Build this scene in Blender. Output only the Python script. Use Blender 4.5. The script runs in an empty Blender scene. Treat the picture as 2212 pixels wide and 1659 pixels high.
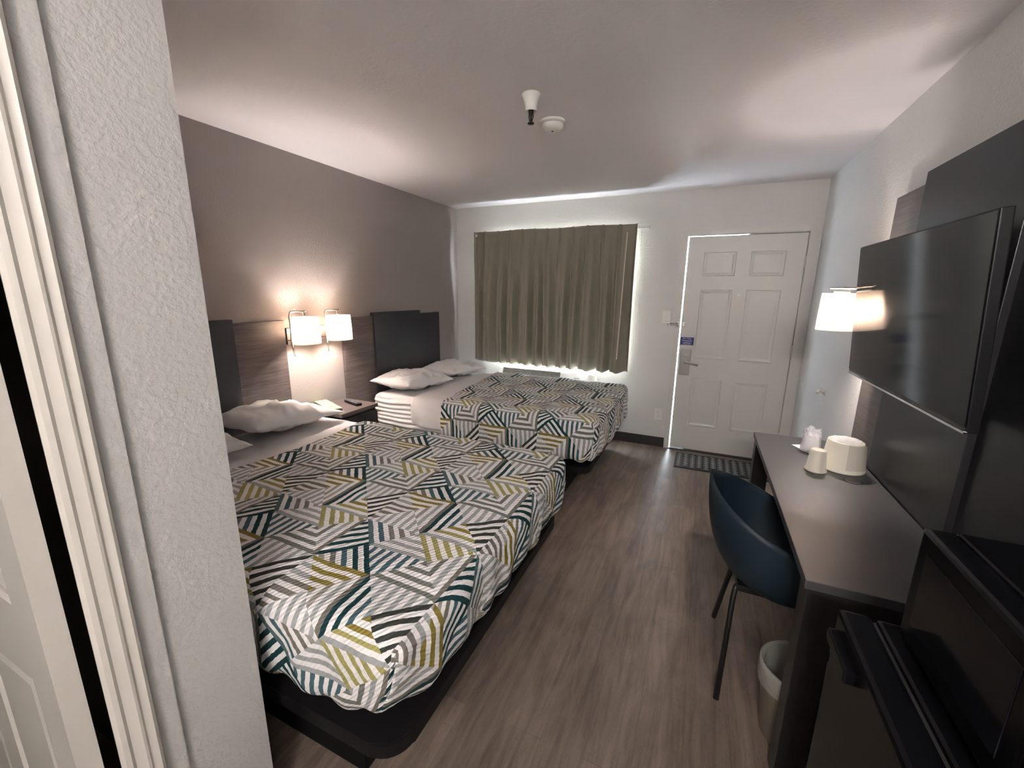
import bpy, bmesh, math, random
from mathutils import Vector, Matrix, noise
PI = math.pi
S = bpy.context.scene
C = S.collection
random.seed(7)

# ------------------------------------------------------------------ camera
W_PX, H_PX, F_PX = 2212, 1659, 902.73
Rwc = ((0.91094934, 0.41239859, 0.0099346), (0.09773287, -0.19236025, -0.9764455), (-0.40077373, 0.89046333, -0.21553534))
cam_d = bpy.data.cameras.new('camera'); cam = bpy.data.objects.new('camera', cam_d); C.objects.link(cam)
cam_d.sensor_fit = 'HORIZONTAL'; cam_d.sensor_width = 36.0; cam_d.lens = F_PX / W_PX * 36.0
cam_d.clip_start = 0.02
xa, ya, za = Vector(Rwc[0]), -Vector(Rwc[1]), -Vector(Rwc[2])
cam.matrix_world = Matrix(((xa.x, ya.x, za.x, 2.6558), (xa.y, ya.y, za.y, -4.3177), (xa.z, ya.z, za.z, 1.5338), (0, 0, 0, 1)))
S.camera = cam

# ------------------------------------------------------------------ light
LAMP_W, DESK_W, VAN_W, DAY = 14.5, 10.5, 20.5, 11.0
S.view_settings.view_transform = 'Standard'; S.view_settings.look = 'None'
S.view_settings.gamma = 1.0; S.view_settings.use_curve_mapping = False
S.view_settings.exposure = 3.05
wd = bpy.data.worlds.new('sky'); S.world = wd; wd.use_nodes = True
bg = wd.node_tree.nodes['Background']; bg.inputs[0].default_value = (0.80, 0.90, 1.0, 1); bg.inputs[1].default_value = DAY

def area(name, loc, rot, sx, sy, power=0, col=(1, 1, 1), portal=False):
    l = bpy.data.lights.new(name, 'AREA'); l.shape = 'RECTANGLE'; l.size = sx; l.size_y = sy
    l.energy = power; l.color = col
    if portal: l.cycles.is_portal = True
    o = bpy.data.objects.new(name, l); o.location = loc; o.rotation_euler = rot; C.objects.link(o); return o
def point(name, loc, power, col, r=0.03, parent=None):
    l = bpy.data.lights.new(name, 'POINT'); l.energy = power; l.color = col; l.shadow_soft_size = r
    o = bpy.data.objects.new(name, l); C.objects.link(o); o.location = loc
    if parent: o.parent = parent
    return o
area('window_portal', (1.19, 0.16, 1.41), (-PI/2, 0, 0), 1.60, 1.26, portal=True)

# ------------------------------------------------------------------ materials
class NT:
    def __init__(s, name):
        s.m = bpy.data.materials.new(name); s.m.use_nodes = True; s.t = s.m.node_tree
        s.b = s.t.nodes['Principled BSDF']; s.out = s.t.nodes['Material Output']
    def n(s, kind, **kw):
        x = s.t.nodes.new('ShaderNode' + kind)
        for k, v in kw.items(): setattr(x, k, v)
        return x
    def l(s, a, b): s.t.links.new(a, b)
    def val(s, sock, v):
        if hasattr(v, 'is_output') or isinstance(v, bpy.types.NodeSocket): s.l(v, sock)
        else: sock.default_value = v
    def math(s, op, a, b=0.0, c=None):
        x = s.n('Math', operation=op); s.val(x.inputs[0], a)
        s.val(x.inputs[1], b)
        if c is not None: s.val(x.inputs[2], c)
        return x.outputs[0]
    def mix(s, f, a, b, blend='MIX'):
        x = s.n('Mix', data_type='RGBA', blend_type=blend)
        s.val(x.inputs[0], f)
        for i, v in ((6, a), (7, b)):
            if isinstance(v, (tuple, list)): x.inputs[i].default_value = (*v[:3], 1)
            else: s.l(v, x.inputs[i])
        return x.outputs[2]
    def coord(s, which='Object', scale=(1, 1, 1), rot=(0, 0, 0)):
        tc = s.n('TexCoord'); mp = s.n('Mapping'); mp.inputs['Scale'].default_value = scale; mp.inputs['Rotation'].default_value = rot
        s.l(tc.outputs[which], mp.inputs[0]); return mp.outputs[0]
    def noise(s, vec, scale, detail=2, rough=.5, dist=0.0):
        x = s.n('TexNoise'); s.l(vec, x.inputs['Vector']); x.inputs['Scale'].default_value = scale
        x.inputs['Detail'].default_value = detail; x.inputs['Roughness'].default_value = rough; x.inputs['Distortion'].default_value = dist
        return x.outputs[0]
    def ramp(s, fac, stops, interp='LINEAR'):
        x = s.n('ValToRGB'); r = x.color_ramp; r.interpolation = interp
        while len(r.elements) < len(stops): r.elements.new(0.5)
        for e, (p, c) in zip(r.elements, stops): e.position = p
        for e, (p, c) in zip(r.elements, stops):
            e.color = (*c[:3], 1) if isinstance(c, (tuple, list)) else (c, c, c, 1)
        s.l(fac, x.inputs[0]); return x.outputs[0]
    def bump(s, h, strength, dist=0.01):
        x = s.n('Bump'); x.inputs['Strength'].default_value = strength; x.inputs['Distance'].default_value = dist
        s.l(h, x.inputs['Height']); s.l(x.outputs[0], s.b.inputs['Normal'])
    def set(s, color=None, rough=None, metal=None, spec=None, coat=None):
        if color is not None:
            if isinstance(color, (tuple, list)): s.b.inputs['Base Color'].default_value = (*color[:3], 1)
            else: s.l(color, s.b.inputs['Base Color'])
        if rough is not None: s.val(s.b.inputs['Roughness'], rough)
        if metal is not None: s.b.inputs['Metallic'].default_value = metal
        if spec is not None: s.b.inputs['Specular IOR Level'].default_value = spec
        if coat is not None: s.b.inputs['Coat Weight'].default_value = coat
        return s

def plain(name, col, rough=.5, metal=0, spec=.5, var=.04, nscale=40, bump=0, coat=None):
    t = NT(name); v = t.coord()
    nz = t.noise(v, nscale, 3)
    c = t.mix(nz, tuple(x * (1 - var) for x in col), tuple(min(1, x * (1 + var)) for x in col))
    t.set(c, rough, metal, spec, coat)
    if bump: t.bump(nz, bump, .002)
    return t.m

def wall_mat(name, col, scale=95, strength=.35, dist=.004, rough=.55):
    t = NT(name); v = t.coord()
    a = t.noise(v, scale, 3, .55); b = t.noise(v, scale * .3, 2)
    h = t.math('ADD', t.ramp(a, [(.42, 0), (.62, 1)]), t.math('MULTIPLY', b, .6))
    c = t.mix(t.noise(v, 2.2, 2), tuple(x * .97 for x in col), tuple(min(1, x * 1.02) for x in col))
    t.set(c, rough, 0, .35); t.bump(h, strength, dist); return t.m

M = {}
M['wall'] = wall_mat('white_wall_paint', (.66, .65, .64), strength=.28)
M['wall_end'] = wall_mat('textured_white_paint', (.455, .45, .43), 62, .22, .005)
M['accent'] = wall_mat('taupe_wall_paint', (.335, .295, .28), strength=.25, rough=.45)
M['ceiling'] = wall_mat('ceiling_paint', (.78, .75, .775), 60, .12, .003, .6)
M['trim'] = plain('cream_trim_paint', (.51, .487, .44), .35, var=.03, bump=.15)
M['door'] = plain('white_door_paint', (.62, .61, .585), .38, var=.015, nscale=25, bump=.06)
M['gap_shade'] = plain('painted_gap_shade', (.02, .02, .022), .8)  # near-black colour stands in for the unlit depth behind the bathroom door
M['white_plastic'] = plain('white_plastic', (.76, .75, .72), .35, var=.01)
M['black_plastic'] = plain('black_plastic', (.008, .008, .009), .4, var=.1, spec=.25)
M['gloss_black'] = plain('glossy_black', (.004, .004, .005), .22, var=.1, spec=.14)
M['screen'] = plain('tv_screen', (.006, .006, .008), .10, var=.02, spec=.20)
M['chrome'] = plain('brushed_chrome', (.62, .60, .58), .25, 1, var=.04)
M['nickel'] = plain('satin_nickel', (.42, .41, .40), .32, 1, var=.05)
M['black_metal'] = plain('black_metal', (.014, .014, .015), .4, .3)
M['bronze'] = plain('dark_sprinkler_metal', (.03, .027, .025), .4, .8)
M['vinyl_base'] = plain('dark_vinyl_base', (.026, .023, .022), .5)
M['platform'] = plain('black_bed_base', (.006, .006, .006), .7, var=.1, spec=.15)
M['chair'] = plain('navy_shell', (.010, .021, .032), .5, var=.03, nscale=8, spec=.35)
M['blue'] = plain('blue_sticker', (.025, .025, .17), .4)
M['white_print'] = plain('white_print', (.75, .75, .8), .5)
M['paper'] = plain('waxed_paper', (.74, .70, .60), .5, var=.03, bump=.1)
M['pale_green'] = plain('pale_green_card', (.42, .47, .20), .6)
M['ink'] = plain('black_ink', (.03, .03, .03), .5)
M['bin'] = plain('beige_bin', (.22, .19, .15), .5)
M['seal'] = plain('silver_strip', (.7, .7, .72), .2, 1)
M['rubber'] = plain('rubber_mat_dark', (.016, .016, .016), .7)
M['rubber2'] = plain('rubber_mat_ribs', (.15, .145, .14), .6, var=.2, nscale=120)

def laminate(name, col, rough, streak=.35, axis=(1, 6, 90), gscale=6, spec=.5):
    t = NT(name); v = t.coord('Object', axis)
    a = t.noise(v, gscale, 6, .65, .4); b = t.noise(v, gscale * .25, 2)
    f = t.ramp(t.math('ADD', t.math('MULTIPLY', a, .7), t.math('MULTIPLY', b, .3)), [(.36, 0), (.64, 1)])
    t.set(t.mix(f, tuple(x * (1 - streak) for x in col), tuple(x * (1 + streak) for x in col)), rough, 0, spec)
    t.bump(a, .08, .002); return t.m
M['grain'] = laminate('grey_brown_woodgrain', (.105, .083, .080), .33, .40, (1, 1.6, 46), 3.0)
M['darkpanel'] = laminate('charcoal_laminate', (.022, .021, .024), .30, .10, (1, 2, 30), 3, .32)
M['headpanel'] = laminate('sheen_toned_headboard_laminate', (.043, .043, .050), .42, .08, (1, 2, 30), 3, .45)  # charcoal panel laminate lightened, glossy sheen put into its base colour
M['desk'] = laminate('dark_desk_laminate', (.020, .017, .017), .38, .18, (20, 1.5, 20), 3)
M['desktop'] = laminate('dark_desk_top_laminate', (.052, .050, .053), .40, .08, (30, 2, 10), 3, 1.0)
M['night'] = laminate('walnut_laminate', (.095, .070, .064), .38, .22, (30, 2, 6), 2)

def fabric(name, col, rough=.85, scale=300, strength=.12, trans=0.0):
    t = NT(name); v = t.coord()
    w = t.noise(v, scale, 2); big = t.noise(v, 5, 3)
    t.set(t.mix(big, tuple(x * .96 for x in col), tuple(min(1, x * 1.03) for x in col)), rough, 0, .2)
    t.b.inputs['Sheen Weight'].default_value = .1
    t.bump(w, strength, .001)
    if trans:
        tr = t.n('BsdfTranslucent'); tr.inputs[0].default_value = (*col, 1)
        mx = t.n('MixShader'); mx.inputs[0].default_value = trans
        t.l(t.b.outputs[0], mx.inputs[1]); t.l(tr.outputs[0], mx.inputs[2]); t.l(mx.outputs[0], t.out.inputs[0])
    return t.m
M['sheet'] = fabric('white_cotton', (.72, .69, .69))
M['pillow'] = fabric('white_pillowcase', (.76, .74, .73))
M['mattress'] = fabric('white_fitted_sheet', (.74, .72, .71))
M['curtain'] = fabric('olive_taupe_curtain', (.285, .262, .210), .8, 260, .1, .03)
M['shade'] = fabric('lamp_shade_linen', (.93, .86, .80), .8, 500, .05, .62)

def liner():
    t = NT('clear_bin_liner'); v = t.coord(); nz = t.noise(v, 30, 4, .6, 1.5)
    t.set((.62, .6, .55), .25); t.bump(nz, .6, .01)
    t.b.inputs['Alpha'].default_value = 1
    tr = t.n('BsdfTransparent'); mx = t.n('MixShader'); mx.inputs[0].default_value = .45
    t.l(t.b.outputs[0], mx.inputs[1]); t.l(tr.outputs[0], mx.inputs[2]); t.l(mx.outputs[0], t.out.inputs[0]); return t.m
M['liner'] = liner()
def plastic_wrap():
    t = NT('clear_plastic_wrap'); v = t.coord(); nz = t.noise(v, 45, 4, .6, 1.5)
    t.set((.86, .86, .88), .15); t.bump(nz, .8, .01)
    tr = t.n('BsdfTransparent'); mx = t.n('MixShader'); mx.inputs[0].default_value = .35
    t.l(t.b.outputs[0], mx.inputs[1]); t.l(tr.outputs[0], mx.inputs[2]); t.l(mx.outputs[0], t.out.inputs[0]); return t.m
M['wrap'] = plastic_wrap()
def glass():
    t = NT('window_glass'); g = t.n('BsdfGlossy'); g.inputs['Roughness'].default_value = .02
    tr = t.n('BsdfTransparent'); mx = t.n('MixShader'); mx.inputs[0].default_value = .92
    t.l(g.outputs[0], mx.inputs[1]); t.l(tr.outputs[0], mx.inputs[2]); t.l(mx.outputs[0], t.out.inputs[0]); return t.m
M['glass'] = glass()
def emis(name, col, s):
    t = NT(name); e = t.n('Emission'); e.inputs[0].default_value = (*col, 1); e.inputs[1].default_value = s
    t.l(e.outputs[0], t.out.inputs[0]); return t.m
M['bulb'] = emis('lit_bulb', (1, .82, .66), 25)
M['vanity_glow'] = emis('lit_vanity_diffuser', (1, .94, .90), VAN_W)

def floor_mat():
    t = NT('brown_vinyl_plank'); v = t.coord('Object', (1, 1, 1), (0, 0, PI/2))
    br = t.n('TexBrick'); t.l(v, br.inputs[0]); br.offset = .37; br.inputs['Scale'].default_value = 1
    br.inputs['Brick Width'].default_value = 1.22; br.inputs['Row Height'].default_value = .152
    br.inputs['Mortar Size'].default_value = .0007; br.inputs['Mortar Smooth'].default_value = .3
    br.inputs['Color1'].default_value = (.8, .8, .8, 1); br.inputs['Color2'].default_value = (1.12, 1.1, 1.08, 1); br.inputs['Mortar'].default_value = (.62, .6, .6, 1)
    g = t.noise(t.coord('Object', (9, .75, 1)), 3.2, 8, .68, .6)
    k = t.noise(t.coord('Object', (3, 1.2, 1)), 2.2, 4, .6, 1.2)
    f = t.ramp(t.math('ADD', t.math('MULTIPLY', g, .65), t.math('MULTIPLY', k, .35)), [(.39, 0), (.61, 1)])
    base = t.mix(f, (.125, .096, .077), (.240, .190, .154))
    sp = t.ramp(t.noise(t.coord('Object', (40, 14, 1)), 6, 3), [(.55, 1), (.72, .80)])
    t.set(t.mix(1, t.mix(1, base, br.outputs[0], 'MULTIPLY'), sp, 'MULTIPLY'), t.ramp(g, [(.3, .40), (.7, .52)]), 0, .4)
    t.bump(g, .10, .002); return t.m
M['floor'] = floor_mat()

def quilt_mat():
    t = NT('geometric_patchwork_quilt')
    uvn = t.n('UVMap'); uvn.uv_map = 'UVMap'
    sep = t.n('SeparateXYZ')
    # slight stitched wobble
    nz = t.n('TexNoise'); t.l(uvn.outputs[0], nz.inputs['Vector']); nz.inputs['Scale'].default_value = 55; nz.inputs['Detail'].default_value = 1
    off = t.n('VectorMath', operation='MULTIPLY_ADD'); t.l(nz.outputs[1], off.inputs[0]); off.inputs[1].default_value = (.005, .005, 0); t.l(uvn.outputs[0], off.inputs[2])
    t.l(off.outputs[0], sep.inputs[0])
    a = t.math('FRACT', t.math('DIVIDE', sep.outputs[0], .4832)); b = t.math('FRACT', t.math('DIVIDE', sep.outputs[1], .4992))
    a2 = t.math('MULTIPLY', a, 2); b2 = t.math('MULTIPLY', b, 2)
    ca = t.math('FLOOR', a2); cb = t.math('FLOOR', b2)
    s = t.math('SUBTRACT', t.math('FRACT', a2), .5); u = t.math('SUBTRACT', t.math('FRACT', b2), .5)
    horiz = t.math('GREATER_THAN', t.math('ABSOLUTE', s), t.math('ABSOLUTE', u))
    spos = t.math('GREATER_THAN', s, 0); upos = t.math('GREATER_THAN', u, 0)
    # 0 right 1 top 2 left 3 bottom
    tri_h = t.math('MULTIPLY', t.math('SUBTRACT', 1, spos), 2)
    tri_v = t.math('SUBTRACT', 3, t.math('MULTIPLY', upos, 2))
    tri = t.math('ADD', t.math('MULTIPLY', horiz, tri_h), t.math('MULTIPLY', t.math('SUBTRACT', 1, horiz), tri_v))
    cell = t.math('ADD', ca, t.math('MULTIPLY', cb, 2))
    idx = t.math('ADD', t.math('MULTIPLY', cell, 4), tri)
    # the side diamonds that are split along their middle: class 16
    isA = t.math('COMPARE', idx, 0, .4); isB = t.math('COMPARE', idx, 6, .4)
    sub = t.math('MULTIPLY', t.math('ADD', isA, isB), t.math('SUBTRACT', 1, upos))
    idx = t.math('ADD', t.math('MULTIPLY', idx, t.math('SUBTRACT', 1, sub)), t.math('MULTIPLY', sub, t.math('ADD', 16, isB)))
    q = .70711
    DG, SL, TE, BR, LB, LG, GB, YG, CH, GO, WH, PT = (.012,.050,.055), (.090,.145,.150), (.070,.135,.160), (.200,.185,.160), (.34,.32,.29), (.37,.385,.385), (.180,.190,.165), (.37,.34,.13), (.045,.050,.045), (.26,.205,.050), (.82,.805,.79), (.25,.33,.35)
    # idx: (nx, ny, off, palette)
    T = {
     2: (-q, q, 0, [DG]), 3: (-q, -q, 0, [DG, DG, TE, BR, LB, LG, LG]), 1: (q, q, 0, [SL, TE, BR, BR, LB, LG, LG]), 0: (0, 1, 0, [LG]),
     7: (0, 1, .5, [GB]), 5: (q, q, 0, [YG]), 4: (-1, 0, .5, [BR, LG, GB, LG]), 6: (0, 1, 0, [LG]),
     9: (0, -1, .5, [GO]), 10: (0, -1, .5, [LG, LG, LG, BR, BR, BR, BR]), 8: (-1, 0, .5, [BR, LG, LB, LG]), 11: (1, 0, .5, [LG]),
     13: (1, 0, .5, [LG]), 12: (q, -q, 0, [CH]), 14: (1, 0, .5, [DG, DG, TE, PT]), 15: (0, 1, .5, [LG, YG, GO, GO]),
     16: (-1, 0, .5 + .107, [TE]), 17: (1, 0, .5 + .107, [TE])}
    stops = [(i / 18, (T[i][0] * .5 + .5, T[i][1] * .5 + .5, T[i][2])) for i in range(18)]
    pos = t.math('DIVIDE', t.math('ADD', idx, .5), 18)
    rp = t.ramp(pos, stops, 'CONSTANT'); rs = t.n('SeparateColor'); t.l(rp, rs.inputs[0])
    nx = t.math('SUBTRACT', t.math('MULTIPLY', rs.outputs[0], 2), 1); ny = t.math('SUBTRACT', t.math('MULTIPLY', rs.outputs[1], 2), 1)
    k = t.math('ADD', t.math('ADD', t.math('MULTIPLY', nx, s), t.math('MULTIPLY', ny, u)), rs.outputs[2])
    P = .143
    kp = t.math('DIVIDE', k, P); on = t.math('LESS_THAN', t.math('FRACT', kp), .50)
    n = t.math('DIVIDE', t.math('ADD', t.math('FLOOR', kp), .5), 8)
    col = None
    groups = {}
    for i in range(18): groups.setdefault(tuple(T[i][3]), []).append(i)
    for pal, ids in groups.items():
        m = None
        for i in ids:
            c = t.math('COMPARE', idx, i, .4); m = c if m is None else t.math('ADD', m, c)
        if len(pal) == 1: pc = pal[0]
        else: pc = t.ramp(n, [(j / 8, pal[j]) for j in range(len(pal))], 'CONSTANT')
        col = t.mix(m, WH if col is None else col, pc)
    base = t.mix(on, WH, col)
    t.set(base, .85, 0, .15)
    # quilted seersucker ridges
    w = t.n('TexWave', wave_type='BANDS', bands_direction='X'); mp = t.n('Mapping'); mp.inputs['Rotation'].default_value = (0, 0, .55)
    t.l(uvn.outputs[0], mp.inputs[0]); t.l(mp.outputs[0], w.inputs[0]); w.inputs['Scale'].default_value = 24; w.inputs['Distortion'].default_value = 2.2; w.inputs['Detail Scale'].default_value = 1.2
    pk = t.n('TexNoise'); t.l(uvn.outputs[0], pk.inputs['Vector']); pk.inputs['Scale'].default_value = 70; pk.inputs['Detail'].default_value = 2
    t.bump(t.math('ADD', w.outputs[1], pk.outputs[0]), .55, .004)
    return t.m
M['quilt'] = quilt_mat()

# ------------------------------------------------------------------ mesh helpers
def link(name, me, mats, parent=None, smooth=False):
    if not isinstance(mats, (list, tuple)): mats = [mats]
    for m in mats: me.materials.append(m)
    o = bpy.data.objects.new(name, me); C.objects.link(o)
    if parent is not None: o.parent = parent
    if smooth:
        for p in me.polygons: p.use_smooth = True
    return o
class MB:
    def __init__(s): s.bm = bmesh.new()
    def box(s, x0, x1, y0, y1, z0, z1, mi=0, bev=0, mat=None):
        g = bmesh.ops.create_cube(s.bm, size=1); vs = g['verts']
        for v in vs: v.co = Vector(((x0 + x1) / 2 + v.co.x * (x1 - x0), (y0 + y1) / 2 + v.co.y * (y1 - y0), (z0 + z1) / 2 + v.co.z * (z1 - z0)))
        if mat is not None:
            for v in vs: v.co = mat @ v.co
        fs = set(f for v in vs for f in v.link_faces)
        for f in fs: f.material_index = mi
        if bev:
            es = list(set(e for v in vs for e in v.link_edges))
            bmesh.ops.bevel(s.bm, geom=es, offset=bev, segments=2, affect='EDGES', profile=.6)
        return s
    def prism(s, pts, axis, a0, a1, mi=0):   # 2-D outline extruded along axis
        def mk(p, a): return Vector((a, p[0], p[1])) if axis == 'x' else Vector((p[0], a, p[1])) if axis == 'y' else Vector((p[0], p[1], a))
        A = [s.bm.verts.new(mk(p, a0)) for p in pts]; B = [s.bm.verts.new(mk(p, a1)) for p in pts]
        n = len(pts); fs = [s.bm.faces.new(A), s.bm.faces.new(B[::-1])]
        for i in range(n): fs.append(s.bm.faces.new((A[i], B[i], B[(i + 1) % n], A[(i + 1) % n])))
        for f in fs: f.material_index = mi
        return s
    def tube(s, pts, r, seg=10, cap=True):
        pts = [Vector(p) for p in pts]; rings = []
        n = len(pts); up = Vector((0, 0, 1)); prev = None
        for i, p in enumerate(pts):
            d = (pts[min(i + 1, n - 1)] - pts[max(i - 1, 0)]).normalized()
            if prev is None:
                a = d.cross(up); a = a.normalized() if a.length > 1e-3 else Vector((1, 0, 0))
            else:
                a = prev - d * prev.dot(d); a = a.normalized() if a.length > 1e-4 else Vector((1, 0, 0))
            prev = a; b = d.cross(a); rr = r[i] if isinstance(r, (list, tuple)) else r
            rings.append([s.bm.verts.new(p + (a * math.cos(2 * PI * k / seg) + b * math.sin(2 * PI * k / seg)) * rr) for k in range(seg)])
        for i in range(n - 1):
            for k in range(seg): s.bm.faces.new((rings[i][k], rings[i][(k + 1) % seg], rings[i + 1][(k + 1) % seg], rings[i + 1][k]))
        if cap: s.bm.faces.new(rings[0][::-1]); s.bm.faces.new(rings[-1])
        return s
    def lathe(s, prof, cx=0, cy=0, seg=40, sx=1, sy=1, close=False):   # prof: (r, z)
        rings = []
        for r, z in prof:
            if r < 1e-5: rings.append([s.bm.verts.new((cx, cy, z))])
            else: rings.append([s.bm.verts.new((cx + sx * r * math.cos(2 * PI * k / seg), cy + sy * r * math.sin(2 * PI * k / seg), z)) for k in range(seg)])
        for A, B in zip(rings[:-1], rings[1:]):
            for k in range(seg):
                k2 = (k + 1) % seg
                if len(A) == 1 and len(B) == 1: continue
                if len(A) == 1: s.bm.faces.new((A[0], B[k2], B[k]))
                elif len(B) == 1: s.bm.faces.new((A[k], A[k2], B[0]))
                else: s.bm.faces.new((A[k], A[k2], B[k2], B[k]))
        return s
    def build(s, name, mats, parent=None, smooth=False, rec=True, loc=None):
        if rec: bmesh.ops.recalc_face_normals(s.bm, faces=s.bm.faces[:])
        me = bpy.data.meshes.new(name); s.bm.to_mesh(me); s.bm.free()
        o = link(name, me, mats, parent, smooth)
        if loc is not None: o.location = loc
        return o
def auto(o, ang=40):
    me = o.data
    for p in me.polygons: p.use_smooth = True
    bm = bmesh.new(); bm.from_mesh(me)
    for e in bm.edges:
        if len(e.link_faces) == 2 and e.calc_face_angle(0) > math.radians(ang): e.smooth = False
    bm.to_mesh(me); bm.free(); return o
def tag(o, label, cat, group=None, kind=None):
    o['label'] = label; o['category'] = cat
    if group: o['group'] = group
    if kind: o['kind'] = kind
    return o
def thing(name, label, cat, loc=(0, 0, 0), group=None, rot=(0, 0, 0)):
    o = bpy.data.objects.new(name, None); C.objects.link(o); o.location = loc; o.rotation_euler = rot
    o.empty_display_size = .1
    return tag(o, label, cat, group)
def struct(o): o['kind'] = 'structure'; return o
def smoothpath(pts, n=6, k=.5):
    """round the corners of a polyline"""
    pts = [Vector(p) for p in pts]; out = [pts[0]]
    for i in range(1, len(pts) - 1):
        a, b, c = pts[i - 1], pts[i], pts[i + 1]
        p0 = b + (a - b) * k; p1 = b + (c - b) * k
        for j in range(n + 1):
            t = j / n; out.append(p0 * (1 - t) ** 2 + b * 2 * t * (1 - t) + p1 * t * t)
    out.append(pts[-1]); return out

# ------------------------------------------------------------------ room
RW, H, YB = 3.476, 2.44, -5.70
struct(MB().box(-.12, RW + .12, YB - .1, .45, -.12, 0).build('floor', M['floor']))
struct(MB().box(-.12, RW + .12, YB - .1, .12, H, H + .12).build('ceiling', M['ceiling']))
struct(MB().box(-.12, 0, YB - .1, .12, 0, H).build('wall_left', M['accent']))
struct(MB().box(RW, RW + .12, YB - .1, .12, 0, H).build('wall_right', M['wall']))
struct(MB().box(0, RW, YB - .1, YB, 0, H).build('wall_rear', M['wall']))
WX0, WX1, WZ0, WZ1 = .42, 1.965, .80, 2.02
DX0, DX1, DZ = 2.455, 3.400, 2.052
b = MB(); T0, T1 = 0, .12
b.box(0, WX0, T0, T1, 0, H).box(WX0, WX1, T0, T1, 0, WZ0).box(WX0, WX1, T0, T1, WZ1, H)
b.box(WX1, DX0, T0, T1, 0, H).box(DX0, DX1, T0, T1, DZ, H).box(DX1, RW, T0, T1, 0, H)
struct(b.build('wall_back', M['wall']))
# partition beside the camera: end face, plain face, hollow behind the bathroom door
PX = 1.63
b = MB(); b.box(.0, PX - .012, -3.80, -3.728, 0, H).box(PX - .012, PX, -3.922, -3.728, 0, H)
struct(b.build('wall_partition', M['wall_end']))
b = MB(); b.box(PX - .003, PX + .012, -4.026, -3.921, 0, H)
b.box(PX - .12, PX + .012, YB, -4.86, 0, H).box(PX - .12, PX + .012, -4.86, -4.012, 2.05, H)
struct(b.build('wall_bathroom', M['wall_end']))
struct(MB().box(0, PX - .014, -3.84, -3.802, 0, H).build('wall_bathroom_inner', M['gap_shade']))  # wall coloured near-black so the door gap looks unlit
# colonial casing profile, extruded upward
cy0, cy1, cx = -4.031, -3.963, PX + .012
prof = [(cx, cy1), (cx + .004, cy1), (cx + .013, cy1 - 0.0036), (cx + .016, cy1 - 0.0096), (cx + .012, cy1 - 0.0156), (cx + .011, cy1 - 0.0216), (cx + .015, cy1 - 0.0264),
        (cx + .0155, cy1 - 0.0312), (cx + .0105, cy1 - 0.0408), (cx + .009, cy1 - 0.0480), (cx + .012, cy1 - 0.0540), (cx + .009, cy1 - 0.0624), (cx + .003, cy0), (cx, cy0)]
struct(auto(MB().prism(prof, 'z', 0, 2.10).build('trim_1', M['trim']), 25))

# ------------------------------------------------------------------ bathroom door (open, seen edge-on from the hall)
def six_panel(bm_owner, x0, x1, yf, z0, z1, sgn, rows, cols, depth=.006, bevw=.012):
    """raised mouldings of a panelled door on the face y=yf, looking toward sgn"""
    for (za, zb) in rows:
        for (xa_, xb_) in cols:
            for k, (ins, h) in enumerate(((0, 0), (bevw, depth), (bevw * 1.9, 0), (bevw * 3.2, depth * .8))):
                pass
            P = []
            for ins, h in ((0, .0002), (bevw * .5, -depth), (bevw * 1.2, -depth), (bevw * 2.6, -.0015), (bevw * 2.7, -.0015)):
                y = yf + sgn * h
                P.append([bm_owner.bm.verts.new(v) for v in ((xa_ + ins, y, za + ins), (xb_ - ins, y, za + ins), (xb_ - ins, y, zb - ins), (xa_ + ins, y, zb - ins))])
            for A, B in zip(P[:-1], P[1:]):
                for i in range(4): bm_owner.bm.faces.new((A[i], A[(i + 1) % 4], B[(i + 1) % 4], B[i]))
            bm_owner.bm.faces.new(P[-1])
def panel_door_mesh(x0, x1, y_front, y_back, z0, z1, rows, cols, sgn):
    """door slab with recessed panels on y_front; front face is pierced where the panels sit"""
    b = MB(); xs = sorted([x0, x1] + [c for p in cols for c in p]); zs = sorted([z0, z1] + [c for p in rows for c in p])
    for i in range(len(xs) - 1):
        for j in range(len(zs) - 1):
            if any(abs(xs[i] - c[0]) < 1e-6 for c in cols) and any(abs(zs[j] - r[0]) < 1e-6 for r in rows): continue
            b.bm.faces.new([b.bm.verts.new(v) for v in ((xs[i], y_front, zs[j]), (xs[i + 1], y_front, zs[j]), (xs[i + 1], y_front, zs[j + 1]), (xs[i], y_front, zs[j + 1]))])
    six_panel(b, x0, x1, y_front, z0, z1, sgn, rows, cols)
    for q in (((x0, y_back, z0), (x1, y_back, z0), (x1, y_back, z1), (x0, y_back, z1)), ((x0, y_front, z0), (x0, y_back, z0), (x0, y_back, z1), (x0, y_front, z1)),
              ((x1, y_front, z0), (x1, y_back, z0), (x1, y_back, z1), (x1, y_front, z1)), ((x0, y_front, z0), (x1, y_front, z0), (x1, y_back, z0), (x0, y_back, z0)),
              ((x0, y_front, z1), (x1, y_front, z1), (x1, y_back, z1), (x0, y_back, z1))):
        b.bm.faces.new([b.bm.verts.new(v) for v in q])
    bmesh.ops.remove_doubles(b.bm, verts=b.bm.verts[:], dist=1e-5)
    return b
bd = panel_door_mesh(.86, 1.625, -4.086, -4.050, .012, 2.03, [(.24, .78), (.95, 1.60), (1.70, 1.92)], [(.96, 1.19), (1.285, 1.525)], -1)
o = bd.build('door_2', M['trim']); struct(o)

# ------------------------------------------------------------------ entry door, frame, hardware
dx0, dx1, dz0, dz1 = 2.472, 3.388, .014, 2.039
yF = .012
xm = (dx0 + dx1) / 2
cols = [(dx0 + .14, xm - .055), (xm + .055, dx1 - .14)]
entry = panel_door_mesh(dx0, dx1, yF, yF + .042, dz0, dz1, [(.26, .74), (.93, 1.57), (1.69, 1.90)], cols, 1)
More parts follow.
